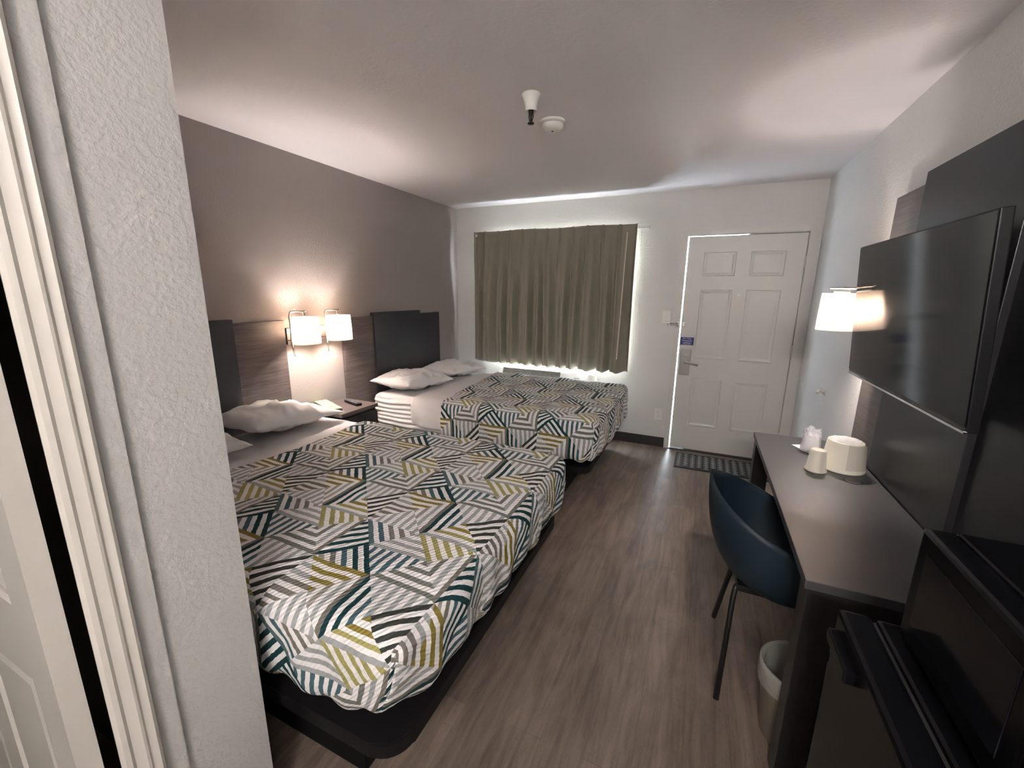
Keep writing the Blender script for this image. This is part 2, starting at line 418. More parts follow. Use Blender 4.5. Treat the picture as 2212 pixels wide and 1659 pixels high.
# the relief runs into the slab, so flip the sign used above
door = entry.build('door_1', M['door']); struct(door)
b = MB()
b.box(2.415, 2.462, -.014, 0, 0, 2.051).box(3.393, 3.436, -.014, 0, 0, 2.051).box(2.415, 3.436, -.014, 0, 2.051, 2.098)
b.box(2.448, 2.4635, .001, .13, 0, 2.044).box(3.391, 3.405, .001, .13, 0, 2.044).box(2.448, 3.405, .001, .13, 2.044, 2.056)
struct(b.build('trim_2', M['door']))
struct(MB().box(2.46, 3.40, -.02, .15, 0, .010, bev=.002).build('trim_3', M['vinyl_base']))
# weather stop on the outer side leaves the latch side and left head open to daylight
b = MB().box(3.375, 3.392, .055, .10, 0, 2.04).box(2.95, 3.392, .055, .10, 2.020, 2.045).box(2.60, 3.39, .055, .10, 0.0, .02)
struct(b.build('trim_4', M['door']))
# slats of baseboard
struct(MB().box(0, 2.415, -.008, 0, 0, .10, bev=.002).build('baseboard_back', M['vinyl_base']))
struct(MB().box(0, .008, -3.72, -.008, 0, .10).build('baseboard_left', M['vinyl_base']))
struct(MB().box(RW - .008, RW, -5.6, -.0, 0, .10).build('baseboard_right', M['vinyl_base']))
struct(MB().box(.01, PX, -3.728, -3.72, 0, .10).build('baseboard_partition', M['vinyl_base']))

def disc(cx, cz, y0, y1, r, seg=24, prof=None):
    b = MB(); A = [b.bm.verts.new((cx + r * math.cos(2 * PI * k / seg), y0, cz + r * math.sin(2 * PI * k / seg))) for k in range(seg)]
    B = [b.bm.verts.new((cx + r * math.cos(2 * PI * k / seg), y1, cz + r * math.sin(2 * PI * k / seg))) for k in range(seg)]
    b.bm.faces.new(A); b.bm.faces.new(B[::-1])
    for k in range(seg): b.bm.faces.new((A[k], B[k], B[(k + 1) % seg], A[(k + 1) % seg]))
    return b
disc(2.929, 1.523, yF - .006, yF, .009).build('peephole', M['white_print'], door)
for hz in (1.80, 1.05, .25):
    b = MB().tube([(3.389, .004, hz - .05), (3.389, .004, hz + .05)], .007).box(3.376, 3.389, yF - .002, yF + .001, hz - .05, hz + .05)
    b.build('hinge', M['door'], door)
lk = MB().box(2.492, 2.584, yF - .014, yF, .760, 1.020, bev=.006).build('lock_plate', M['nickel'], door)
MB().tube(smoothpath([(2.530, yF - .01, .895), (2.530, yF - .055, .895), (2.560, yF - .062, .893), (2.655, yF - .055, .872)], 5, .35), [.016, .014] + [.0115] * 12 if False else .0115).build('lever_handle', M['nickel'], lk, True)
disc(2.530, .895, yF - .024, yF - .012, .020).build('handle_rose', M['nickel'], lk)
disc(2.541, .955, yF - .020, yF - .012, .013).build('thumb_turn', M['chrome'], lk)
MB().box(2.538, 2.544, yF - .034, yF - .018, .940, .970, bev=.002).build('turn_wing', M['chrome'], lk)
# swing bar guard
g = thing('door_guard', 'chrome swing bar security latch across the left edge of the white entry door', 'door latch', (2.47, -.014, 1.25))
b = MB().box(-.035, -.012, -.014, 0, -.028, .028, bev=.003); b.build('latch_bracket', M['chrome'], g)
b = MB().tube(smoothpath([(-.02, -.020, .008), (-.115, -.026, .008), (-.115, -.026, -.008), (-.02, -.020, -.008)], 4, .12), .0045); b.build('swing_bar', M['chrome'], g, True)
b = MB().box(.012, .036, .012, .026, -.024, .024, bev=.003).tube([(.024, -.008, 0), (.024, .014, 0)], .007); b.build('ball_stud', M['chrome'], g)
# notice sticker
st = tag(MB().box(2.480, 2.598, yF - .0015, yF, 1.052, 1.126).build('notice_sticker', M['blue']), 'small dark blue notice sticker with white words above the door lock', 'sticker')
def text(s, name, size, loc, rot, mat, parent, ext=.0006):
    cu = bpy.data.curves.new(name, 'FONT'); cu.body = s; cu.size = size; cu.align_x = 'CENTER'; cu.align_y = 'CENTER'; cu.extrude = ext
    tmp = bpy.data.objects.new(name, cu); C.objects.link(tmp)
    dg = bpy.context.evaluated_depsgraph_get(); me = bpy.data.meshes.new_from_object(tmp.evaluated_get(dg))
    bpy.data.objects.remove(tmp); o = link(name, me, mat, parent); o.location = loc; o.rotation_euler = rot; return o
bpy.context.view_layer.update()
text('For Your\nProtection', 'lettering', .020, (2.539, yF - .0022, 1.104), (PI/2, 0, 0), M['white_print'], st)
b = MB()
for k in range(4): b.box(2.500 + .004 * (k % 2), 2.578 - .006 * (k % 2), yF - .0022, yF - .0014, 1.077 - .006 * k, 1.0785 - .006 * k)
b.build('small_print', M['white_print'], st)

# switch and socket plates
sw = thing('light_switch', 'white toggle light switch on the wall left of the entry door latch', 'light switch', (2.334, 0, 1.311))
MB().box(-.038, .038, -.007, 0, -.060, .060, bev=.003).build('switch_plate', M['white_plastic'], sw)
MB().box(-.006, .006, -.020, -.006, -.004, .014, bev=.002).build('toggle', M['white_plastic'], sw)
ou = thing('wall_outlet', 'white double power outlet low on the wall left of the entry door', 'outlet', (2.338, 0, .342))
MB().box(-.037, .037, -.007, 0, -.060, .060, bev=.003).build('outlet_plate', M['white_plastic'], ou)
for dz in (-.024, .022):
    so = MB().box(-.017, .017, -.010, -.006, dz - .014, dz + .014, bev=.004).build('socket', M['white_plastic'], ou)
    b = MB().box(-.008, -.006, -.0108, -.0098, dz - .001, dz + .007).box(.006, .008, -.0108, -.0098, dz - .001, dz + .007).box(-.002, .002, -.0108, -.0098, dz - .009, dz - .005)
    b.build('slots', M['ink'], so)
ds = thing('door_stop', 'small white round door bumper on the right wall behind the desk cups', 'door stop', (RW, -.83, .877))
def axdisc(prof, seg=24):
    b = MB(); rings = []
    for r, x in prof:
        rings.append([b.bm.verts.new((x, max(r, 1e-4) * math.cos(2 * PI * k / seg), max(r, 1e-4) * math.sin(2 * PI * k / seg))) for k in range(seg)])
    for A, B in zip(rings[:-1], rings[1:]):
        for k in range(seg): b.bm.faces.new((A[k], A[(k + 1) % seg], B[(k + 1) % seg], B[k]))
    return b
axdisc([(.018, 0), (.018, -.006), (.010, -.012), (.010, -.025)]).build('base_disc', M['white_plastic'], ds, True)
axdisc([(.010, -.025), (.020, -.030), (.020, -.046), (.014, -.052), (0, -.053)]).build('bumper', M['white_plastic'], ds, True)

# floor mat: dark rubber with interlocking bars
mt = thing('door_mat', 'black rubber mat with basket-weave ribs in front of the entry door', 'mat', (2.545, -.485, 0))
MB().box(0, .86, 0, .385, 0, .008, bev=.003).build('mat_base', M['rubber'], mt)
b = MB(); px, py = .058, .048
for i in range(15):
    for j in range(8):
        x = .035 + i * px; y = .030 + j * py + (py / 2 if i % 2 else 0)
        if y > .355: continue
        if i % 2 == 0: b.box(x - .021, x + .021, y - .008, y + .008, .008, .0135, bev=.002); b.box(x - .008, x + .008, y + .012, y + .034 if y + .034 < .365 else y + .016, .008, .0125)
        else: b.box(x - .021, x + .021, y - .008, y + .008, .008, .0135, bev=.002); b.box(x - .008, x + .008, y + .012, y + .034 if y + .034 < .365 else y + .016, .008, .0125)
b.build('ribs', M['rubber2'], mt)

# ------------------------------------------------------------------ window, curtain, air conditioner
wf = MB()
for a in ((WX0, WX0 + .04, WZ0, WZ1), (WX1 - .04, WX1, WZ0, WZ1), ((WX0 + WX1) / 2 - .022, (WX0 + WX1) / 2 + .022, WZ0, WZ1)): wf.box(a[0], a[1], .06, .10, a[2], a[3])
wf.box(WX0, WX1, .06, .10, WZ0, WZ0 + .04).box(WX0, WX1, .06, .10, WZ1 - .04, WZ1)
win = struct(wf.build('window_1', M['white_plastic']))
MB().box(WX0 + .04, WX1 - .04, .078, .082, WZ0 + .04, WZ1 - .04).build('pane', M['glass'], win)

cu = thing('curtain', 'olive taupe pinch-pleated curtain covering the window above the air conditioner', 'curtain', (1.14, -.105, 2.17))
NX, NZ = 420, 60; x0c, x1c, z0c, z1c = .262, 2.022, .752, 2.168
pl = [x0c, .421, .572, .718, .856, .995, 1.126, 1.262, 1.402, 1.545, 1.700, 1.860, x1c]
me = bpy.data.meshes.new('fabric_panel'); V = []; F = []
def cphase(x):
    for i in range(len(pl) - 1):
        if x <= pl[i + 1] + 1e-6: return i + (x - pl[i]) / (pl[i + 1] - pl[i])
    return len(pl) - 1
for j in range(NZ + 1):
    v = j / NZ; z = z1c + (z0c - z1c) * v
    for i in range(NX + 1):
        x = x0c + (x1c - x0c) * i / NX
        ph = cphase(x); f = ph - math.floor(ph)
        near = min(f, 1 - f)                       # distance to a pleat
        pinch = math.exp(-(near / .07) ** 2)
        head = max(0, 1 - v / .075)
        top = -.012 * math.sin(f * PI) - .020 * pinch * 1.9
        ww = (ph + .28 * noise.noise(Vector((x * 3.1, v * .9, 3))) + .10 * math.sin(ph * 2.3)) / .62
        fall = math.sin(2 * PI * ww * .62) + .38 * math.sin(2 * PI * ww * 1.24 + 1.3) + .16 * math.sin(2 * PI * ww * 1.86 + .4) + .25 * noise.noise(Vector((x * 9, v * 1.2, 7)))
        k = min(1, max(0, (v - .06) / .45)) ** .8
        y = top * (1 - k) + (-.047 * fall) * k + .045 * (1 - v) ** 1.5 - .012
        if i < 40: y += (.088 - .045 * (1 - v) ** 1.5) * (1 - i / 40) ** 1.3
        if abs(v - .062) < .012: y += .004
        zz = z + (.006 * noise.noise(Vector((x * 14, v, 0))) * k) + (.010 * math.sin(ww * 4) * v * v) - .006 * pinch * head
        if v == 0: zz = z + .004 * math.sin(x * 9)
        edge_in = (1 - i / NX)
        V.append((x - 1.14, y, zz - 2.17))
for j in range(NZ):
    for i in range(NX):
        a = j * (NX + 1) + i; F.append((a, a + 1, a + NX + 2, a + NX + 1))
me.from_pydata(V, [], F); o = link('fabric_panel', me, M['curtain'], cu, True)
md = o.modifiers.new('thick', 'SOLIDIFY'); md.thickness = .0022
MB().tube([(.80, -.045, -.085), (.775, -.052, -1.28)], .0055, 8).build('pull_wand', plain('tan_wand', (.72, .64, .52), .4), cu, True)
rd = thing('curtain_rod', 'thin white curtain rod ending just right of the curtain top', 'rod', (1.16, -.048, 2.135))
b = MB().box(-.88, .945, -.004, .008, -.013, .013, bev=.002); b.build('rail', M['white_plastic'], rd)
MB().box(.945, .962, -.006, .047, -.014, .014, bev=.002).build('end_bracket', M['white_plastic'], rd)
MB().box(-.895, -.88, -.004, .047, -.014, .014, bev=.002).build('end_bracket', M['white_plastic'], rd)

ac = thing('air_conditioner', 'white wall air conditioner under the window with louvred top grille', 'air conditioner', (.615, 0, 0))
b = MB().prism([(0, .30), (-.175, .30), (-.175, .600), (-.120, .705), (0, .712)], 'x', 0, 1.09)
bmesh.ops.bevel(b.bm, geom=b.bm.edges[:], offset=.008, segments=2, affect='EDGES')
b.build('housing', plain('ac_plastic', (.62, .60, .55), .4, var=.02), ac)
def on_slope(t, d=0):   # along the slanted top-front
    y0, z0, y1, z1 = -.177, .600, -.122, .705
    n = Vector((0, -(z1 - z0), (y1 - y0) * 1.0)).normalized()
    n = Vector((0, -.886, .464))
    return y0 + (y1 - y0) * t + n.y * d, z0 + (z1 - z0) * t + n.z * d
gr = MB(); ya0, za0 = on_slope(.12, .001); ya1, za1 = on_slope(.90, .001)
gr.bm.faces.new([gr.bm.verts.new(v) for v in ((.05, ya0, za0), (.72, ya0, za0), (.72, ya1, za1), (.05, ya1, za1))])
go = gr.build('grille', plain('ac_dark_louvre', (.10, .09, .08), .6), ac)
sl = MB()
for k in range(7):
    t = .14 + k * .125; p, q = on_slope(t, .001); p2, q2 = on_slope(t + .055, .009); 
    sl.bm.faces.new([sl.bm.verts.new(v) for v in ((.05, p, q), (.72, p, q), (.72, p2, q2), (.05, p2, q2))])
    p3, q3 = on_slope(t + .07, .001)
    sl.bm.faces.new([sl.bm.verts.new(v) for v in ((.05, p2, q2), (.72, p2, q2), (.72, p3, q3), (.05, p3, q3))])
for k in range(1, 6): 
    x = .05 + k * .67 / 6; p, q = on_slope(.12, .010); p2, q2 = on_slope(.92, .010)
    sl.bm.faces.new([sl.bm.verts.new(v) for v in ((x - .002, p, q), (x + .002, p, q), (x + .002, p2, q2), (x - .002, p2, q2))])
sl.build('louvres', plain('ac_louvre_slat', (.30, .28, .25), .5), ac, rec=False)
lid = MB(); p, q = on_slope(.08, .003); p2, q2 = on_slope(.95, .003); p0, q0 = on_slope(.08, -.002); p4, q4 = on_slope(.95, -.002)
lid.prism([(p0, q0), (p, q), (p2, q2), (p4, q4)], 'x', .765, 1.055); lid.build('control_lid', plain('ac_lid', (.64, .62, .57), .35, var=.01), ac)
p, q = on_slope(.5, .0035); p2, q2 = on_slope(.56, .0035)
MB().prism([(p, q), (p - .001, q), (p2 - .001, q2), (p2, q2)], 'x', .87, .93).build('badge', plain('ac_badge', (.2, .19, .18), .4), ac)

# ------------------------------------------------------------------ ceiling fittings
sp = thing('fire_sprinkler', 'white cone sprinkler fitting with dark head hanging from the ceiling', 'sprinkler', (1.82, -2.274, 2.44))
MB().lathe([(.0, 0), (.044, 0), (.045, -.006), (.040, -.012), (.033, -.030), (.028, -.050), (.0265, -.072), (.025, -.074), (.020, -.060), (0, -.060)]).build('cone_cover', M['white_plastic'], sp, True)
b = MB().lathe([(0, -.05), (.012, -.05), (.012, -.078), (.008, -.082), (.006, -.10), (.004, -.115), (0, -.115)], seg=16).lathe([(0, -.121), (.015, -.121), (.016, -.124), (.015, -.127), (0, -.127)], seg=16)
b.tube([(.010, 0, -.08), (.011, 0, -.098), (.004, 0, -.122)], .0022, 8).tube([(-.010, 0, -.08), (-.011, 0, -.098), (-.004, 0, -.122)], .0022, 8)
b.build('sprinkler_head', M['bronze'], sp, True)
sd = thing('smoke_detector', 'round white smoke detector on the ceiling beside the sprinkler', 'smoke detector', (1.808, -1.93, 2.44))
MB().lathe([(0, 0), (.070, 0), (.070, -.010), (.062, -.014), (0, -.014)]).build('mounting_ring', M['white_plastic'], sd, False)
MB().lathe([(.056, -.013), (.056, -.017), (0, -.017)]).build('vent_gap', M['ink'], sd, True)
MB().lathe([(0, -.016), (.060, -.016), (.061, -.022), (.056, -.036), (.046, -.044), (.030, -.048), (0, -.049)]).build('detector_dome', M['white_plastic'], sd, True)
MB().lathe([(0, -.047), (.006, -.048), (.006, -.0505), (0, -.051)], seg=12).build('indicator', M['ink'], sd)
for k in sd.children: pass

# ------------------------------------------------------------------ wall panels (headboards, tv wall)
def hb(y0, y1, name, label, wide, part_n=0):
    """y0 > y1 ; the piece nearest the nightstand is the wood-grain one"""
    t = thing(name, label, 'headboard', (0, (y0 + y1) / 2, 0)); c = (y0 + y1) / 2
    lo, hi = -abs(y0 - y1) / 2, abs(y0 - y1) / 2
    return t, c, lo, hi
t, c, lo, hi = hb(-.435, -1.800, 'headboard', 'dark three-panel headboard behind the far bed by the window', 0)
MB().box(.001, .026, -1.800 - c, -1.455 - c, .20, 1.315, bev=.002).build('side_panel', M['grain'], t)
MB().box(.001, .044, -1.458 - c, -.795 - c, .20, 1.345, bev=.002).build('centre_panel', M['headpanel'], t)
MB().box(.001, .026, -.798 - c, -.435 - c, .20, 1.312, bev=.002).build('side_panel', M['headpanel'], t)
t, c, lo, hi = hb(-2.318, -3.70, 'headboard', 'dark three-panel headboard behind the near bed, partly behind the wall corner', 0)
MB().box(.001, .026, -2.680 - c, -2.318 - c, .20, 1.325, bev=.002).build('side_panel', M['grain'], t)
MB().box(.001, .044, -3.340 - c, -2.677 - c, .20, 1.350, bev=.002).build('centre_panel', M['headpanel'], t)
MB().box(.001, .026, -3.70 - c, -3.337 - c, .20, 1.312, bev=.002).build('side_panel', M['headpanel'], t)
t = thing('wall_panel', 'tall dark laminate wall panel behind the television and desk', 'wall panel', (RW, -2.30, 0))
MB().box(-.036, -.001, .32, .67, .30, 1.985, bev=.002).build('side_panel', M['grain'], t)
MB().box(-.056, -.001, -.355, .325, .30, 2.020, bev=.002).build('centre_panel', M['darkpanel'], t)
MB().box(-.036, -.001, -1.55, -.352, .30, 2.045, bev=.002).build('side_panel', M['darkpanel'], t)

# ------------------------------------------------------------------ television
def place(o, x, yaw=.5, pit=4): o.rotation_euler = (0, math.radians(pit), math.radians(yaw))
tv = thing('television', 'black flat screen television on the dark wall panel above the desk', 'television', (3.333, -2.258, 1.457))
tv.rotation_euler = (0, -math.radians(4.0), math.radians(.5))
HW, HH = .520, .300
MB().box(.000, .028, -HW, HW, -HH, HH, bev=.003).build('casing', M['black_plastic'], tv)
MB().box(.024, .066, -HW * .75, HW * .75, -HH * .85, HH * .35, bev=.012).build('back_housing', M['black_plastic'], tv)
MB().box(-.0022, .001, -HW + .006, HW - .006, -HH + .018, HH - .006).build('screen', M['screen'], tv)
MB().box(-.006, .004, -HW, HW, -HH - .002, -HH + .006, bev=.0015).build('bottom_strip', M['seal'], tv)
MB().box(.05, .09, -.12, .12, -.12, .12).build('wall_mount', M['black_metal'], tv)

# ------------------------------------------------------------------ lamps
def shade(b, cx, cy, z0, z1, r0, r1, sx=1, sy=1, seg=48):
    """open drum, r0 bottom r1 top, thin wall"""
    rings = []
    for (r, z) in ((r0, z0), (r1, z1), (r1 - .0015, z1), (r0 - .0015, z0)):
        rings.append([b.bm.verts.new((cx + sx * r * math.cos(2 * PI * k / seg), cy + sy * r * math.sin(2 * PI * k / seg), z)) for k in range(seg)])
    for i in range(4):
        A, B = rings[i], rings[(i + 1) % 4]
        for k in range(seg): b.bm.faces.new((A[k], A[(k + 1) % seg], B[(k + 1) % seg], B[k]))
    return b
WARM = (1.0, .905, .875)
wl = thing('wall_lamp', 'double chrome wall lamp with two glowing white drum shades above the nightstand', 'wall lamp', (0, -2.08, 1.21))
MB().box(.001, .028, -.225, .235, -.055, .060, bev=.003).build('backplate', plain('lamp_backplate', (.20, .175, .175), .3, .5), wl)
axd = MB().box(.028, .036, -.005, .025, -.035, -.005, bev=.003); axd.build('switch_knob', M['ink'], wl)
for cy in (-.166, .128):
    sc = MB(); shade(sc, .150, cy, -.045, .140, .096, .090, .88, 1).build('lamp_shade', M['shade'], wl, True)
    ay = cy - .072
    tb = smoothpath([(.030, ay, -.02), (.105, ay - .015, -.02), (.105, ay - .015, .178), (.135, cy + .02, .178)], 6, .18)
    MB().tube(tb, .0055, 10).build('arm', M['chrome'], wl, True)
    MB().tube([(.105, ay - .015, -.015), (.112, ay - .01, -.128)], .0055, 10).build('pull_rod', M['chrome'], wl, True)
    MB().tube([(.135, cy, .180), (.150, cy, .128)], [.004, .014], 12).build('lamp_holder', M['chrome'], wl, True)
    sb = MB(); sb.tube([(.072, cy, .134), (.228, cy, .134)], .002, 6).tube([(.15, cy - .089, .134), (.15, cy + .089, .134)], .002, 6); sb.build('shade_frame', M['chrome'], wl)
    bu = MB().lathe([(0, .12), (.012, .115), (.014, .09), (.027, .06), (.029, .04), (.020, .018), (0, .010)], .150, cy, 20); bu.build('bulb', M['bulb'], wl, True)
    point('lamp_light', (.150, cy, .045), LAMP_W, WARM, .032, wl)
dl = thing('wall_lamp', 'glowing white drum lamp on the wall just left of the television', 'wall lamp', (RW, -1.66, 1.45))
LX = -.196
MB().box(-.060, -.037, -.03, .07, -.06, .06, bev=.003).build('backplate', M['nickel'], dl)
sc = MB(); shade(sc, LX, -.012, -.092, .093, .086, .080).build('lamp_shade', M['shade'], dl, True)
MB().tube(smoothpath([(-.05, .02, .03), (-.09, .02, .03), (-.09, .02, .118), (LX, -.012, .118)], 5, .3), .006, 10).build('arm', M['chrome'], dl, True)
MB().tube([(LX - .05, -.012, .118), (LX + .05, -.012, .118)], .005, 8).box(LX - .035, LX + .035, -.02, -.004, .095, .106, bev=.002).build('shade_frame', M['chrome'], dl)
bu = MB().lathe([(0, .07), (.012, .065), (.014, .045), (.027, .02), (.029, 0), (.020, -.02), (0, -.03)], LX, -.012, 20); bu.build('bulb', M['bulb'], dl, True)
point('lamp_light', (LX, -.012, .0), DESK_W, WARM, .032, dl)

# vanity light on the rear wall, behind the camera
vl = thing('vanity_light', 'long lit vanity light bar on the rear wall behind the viewer', 'wall light', (2.90, YB, 2.16))
MB().box(-.34, .34, 0, .03, -.06, .06, bev=.004).build('backplate', M['nickel'], vl)
MB().box(-.32, .32, .03, .10, -.05, .05, bev=.01).build('diffuser', M['vanity_glow'], vl)

# ------------------------------------------------------------------ nightstand
ns = thing('nightstand', 'small walnut-brown nightstand with one drawer between the two beds', 'nightstand', (0, -2.025, 0))
MB().box(.030, .385, -.190, .180, .640, .668, bev=.003).build('top', M['night'], ns)
b = MB().box(.035, .355, -.180, .170, .47, .640).box(.035, .355, .152, .170, .0, .64).box(.035, .355, -.180, -.162, .0, .64).box(.035, .05, -.18, .17, .0, .64).box(.035, .35, -.18, .18, .12, .14)
b.build('body', M['desk'], ns)
dr = MB().box(.352, .368, -.155, .155, .500, .620, bev=.002); dr = dr.build('drawer', M['desk'], ns)
MB().box(.366, .3695, -.075, .075, .535, .590, bev=.003).build('recessed_pull', M['ink'], dr)
# notepad on a black folder, and a remote
fo = thing('guest_folder', 'black desk folder under the pale green card on the nightstand', 'folder', (.17, -2.14, .668), rot=(0, 0, .0))
MB().box(-.155, .165, -.075, .045, 0, .022, bev=.004).build('folder_body', M['black_plastic'], fo)
fo.rotation_euler = (0, 0, -.38)
nt = tag(MB().box(-.160, .160, -.045, .045, 0, .004, bev=.001).build('card', M['pale_green']), 'pale green card with dark print lying on the black folder on the nightstand', 'card')
nt.location = (.155, -2.125, .6905); nt.rotation_euler = (0, 0, -.40)
b = MB()
for (x, y, w_, h_) in ((.085, .0, .05, .005), (.085, .012, .028, .004), (.105, -.014, .018, .005), (.06, -.006, .004, .02), (.125, .012, .006, .012)): b.box(x - w_ / 2, x + w_ / 2, y - h_ / 2, y + h_ / 2, .004, .0046)
b.build('print_marks', M['ink'], nt)
rm = thing('remote_control', 'black remote control on the nightstand nearest the far bed', 'remote', (.235, -1.955, .668), rot=(0, 0, -.30))
b = MB().box(-.095, .095, -.024, .024, 0, .020, bev=.006); b.build('remote_body', M['black_plastic'], rm)
b = MB()
for i in range(7):
    for j in range(3): b.box(-.075 + i * .022 - .005, -.075 + i * .022 + .005, (j - 1) * .014 - .004, (j - 1) * .014 + .004, .019, .0225, bev=.001)
b.build('buttons', plain('remote_keys', (.25, .25, .26), .4), rm)

# ------------------------------------------------------------------ beds
MH = .655
def rbox(px, py, pz, bx, r_top, r_bot):
    """push a point of a sharp box onto the rounded box"""
    x0, x1, y0, y1, z0, z1 = bx
    r = r_top if pz > (z0 + z1) / 2 else r_bot
    cxp = min(max(px, x0 + r), x1 - r); cyp = min(max(py, y0 + r), y1 - r); czp = min(max(pz, z0 + r), z1 - r)
    d = Vector((px - cxp, py - cyp, pz - czp))
    if d.length < 1e-7: return Vector((px, py, pz))
    return Vector((cxp, cyp, czp)) + d.normalized() * r
def wr(p, s, seed): return noise.noise(Vector((p.x * s + seed, p.y * s, p.z * s)))

def drape(name, mat, parent, bx, xs, ys_drop, foot_drop, uvo, seed, amp, r_top=.07, r_bot=.09, xstart=None, step=.018, origin=(0, 0, 0), lift=0.0, tuck=(.04, .085)):
    """cloth over the box bx=(x0,x1,y0,y1,z0,z1) from x=xs to the foot, hanging over both long sides and (if foot_drop) the foot; mitred corners"""
    x0, x1, y0, y1, z0, z1 = bx
    bm = bmesh.new(); uvl = bm.loops.layers.uv.new('UVMap')
    def pos(u, v):
        du = max(0, u - x1); dv = max(0, y0 - v, v - y1)
        px = min(u, x1); py = min(max(v, y0), y1); pz = z1 - max(du, dv)
        return px, py, pz
    def place_(u, v, side):
        px, py, pz = pos(u, v)
        q = rbox(px, py, pz, bx, r_top, r_bot)
        n = (q - Vector((min(max(q.x, x0 + .1), x1 - .1), min(max(q.y, y0 + .1), y1 - .1), min(max(q.z, z0 + .1), z1 - .1))))
        n = n.normalized() if n.length > 1e-6 else Vector((0, 0, 1))
        edge = 1.0
        q.x -= max(0, (q.x - 1.5) / .56) * (tuck[0] + tuck[1] * math.exp(-max(0, q.y - y0 - .05) / .12)) * max(0, (z1 - q.z) / (z1 - z0)) ** 1.7
        dsp = amp * (wr(q, 5, seed) * 1.0 + wr(q, 14, seed + 5) * .45 + wr(q, 40, seed + 9) * .12)
        if pz < z1 - .05: dsp *= 1.6; dsp += .006 * math.sin((px + py) * 38 + 3 * wr(q, 3, seed)) * min(1, (z1 - pz) / .2)
        return q + n * (dsp + lift)
    def patch(us, vs, skew=None):
        grid = []
        for u in us:
            row = []
            for v in vs:
                uu = u
                if skew: uu = u + skew(v) * max(0, (1 - (u - us[0]) / .5))
                row.append((bm.verts.new(place_(uu, v, 0) - Vector(origin)), (uu, v)))
            grid.append(row)
        for i in range(len(us) - 1):
            for j in range(len(vs) - 1):
                q = [grid[i][j], grid[i + 1][j], grid[i + 1][j + 1], grid[i][j + 1]]
                f = bm.faces.new([w[0] for w in q])
                for lp, w in zip(f.loops, q): lp[uvl].uv = (w[1][0] - uvo[0], w[1][1] - uvo[1])
    def lin(a, b_):
        n = max(1, int(round(abs(b_ - a) / step))); return [a + (b_ - a) * k / n for k in range(n + 1)]
    sk = xstart
    patch(lin(xs, x1), lin(y0 - ys_drop, y1 + ys_drop), sk)
    if foot_drop: patch(lin(x1, x1 + foot_drop), lin(y0, y1))
    bmesh.ops.remove_doubles(bm, verts=bm.verts[:], dist=.0004)
    me = bpy.data.meshes.new(name); bm.to_mesh(me); bm.free()
    o = link(name, me, mat, parent, True); o.location = origin
    md = o.modifiers.new('thick', 'SOLIDIFY'); md.thickness = .006; md.offset = -1
    return o

def make_bed(y_lo, y_hi, which):
    yc = (y_lo + y_hi) / 2; w = y_hi - y_lo
    t = thing('bed', {'near': 'near bed: white mattress on a black rounded platform base, beside the wall corner', 'far': 'far bed: white mattress on a black rounded platform base, under the window'}[which], 'bed', (0, yc, 0))
    # base plinth
    MB().box(.06, 1.800, -w / 2 + .10, w / 2 - .13, 0, .262).build('plinth', M['platform'], t)
    # platform with rounded foot corners
    r = .09; pts = [(.05, -w / 2)]
    for k in range(9): a = -PI / 2 + k * PI / 16; pts.append((2.018 - r + r * math.cos(a), -w / 2 + r + r * math.sin(a)))
    for k in range(9): a = k * PI / 16; pts.append((2.018 - r + r * math.cos(a), w / 2 - r + r * math.sin(a)))
    pts.append((.05, w / 2))
    b = MB().prism(pts, 'z', .262, .315); bmesh.ops.bevel(b.bm, geom=[e for e in b.bm.edges if abs(e.verts[0].co.z - e.verts[1].co.z) < 1e-6], offset=.006, segments=2, affect='EDGES')
    b.build('platform', plain('black_platform', (.008, .007, .008), .5, spec=.18), t)
    # mattress
    bm = bmesh.new(); bx = (.05, 1.90, y_lo + .035, y_hi - .035, .318, MH - .010)
    bmesh.ops.create_cube(bm, size=1)
    for v in bm.verts: v.co = Vector(((bx[0] + bx[1]) / 2 + v.co.x * (bx[1] - bx[0]), (bx[2] + bx[3]) / 2 + v.co.y * (bx[3] - bx[2]), (bx[4] + bx[5]) / 2 + v.co.z * (bx[5] - bx[4])))
    bmesh.ops.subdivide_edges(bm, edges=bm.edges[:], cuts=46, use_grid_fill=True)
    for v in bm.verts:
        q = rbox(v.co.x, v.co.y, v.co.z, bx, .055, .09)
        side = abs(q.y - yc) > w / 2 - .06
        if side: q.y += (1 if q.y > yc else -1) * (.006 * math.sin(q.z * 150 + 6 * noise.noise(Vector((q.x * 2.2, 0, q.z * 5)))) + .008 * noise.noise(Vector((q.x * 5, q.y, q.z * 22))))
        else: q.z += .004 * noise.noise(Vector((q.x * 8, q.y * 8, 3)))
        v.co = q - Vector((0, yc, 0))
    me = bpy.data.meshes.new('mattress'); bm.to_mesh(me); bm.free()
    m = link('mattress', me, M['mattress'], t, True); m['label'] = 'white fitted mattress'
    return t
B1 = (-3.645, -2.235); B2 = (-1.585, -.235)
make_bed(*B1, 'near'); make_bed(*B2, 'far')
def bx_for(B, g, zlo=.345): return (.03, 2.045 + g, B[0] - g * .6, B[1] + g * .6, zlo, MH + g * .5)
fs = drape('top_sheet', M['sheet'], None, (.10, 2.03, B1[0], B1[1], .36, MH + .003), .16, .24, 0, (0, 0), 2, .008, step=.014, xstart=None, origin=(.3, -2.94, MH), lift=.004)
for v in fs.data.vertices: pass
tag(fs, 'white top sheet folded back over the near bed above the quilt', 'sheet')
fs = drape('top_sheet', M['sheet'], None, (.10, 2.03, B2[0], B2[1], .36, MH + .003), .50, .24, 0, (0, 0), 11, .010, step=.014, xstart=None, origin=(.5, -.9, MH), lift=.006)
tag(fs, 'white top sheet folded back over the far bed, hanging down its near side', 'sheet')
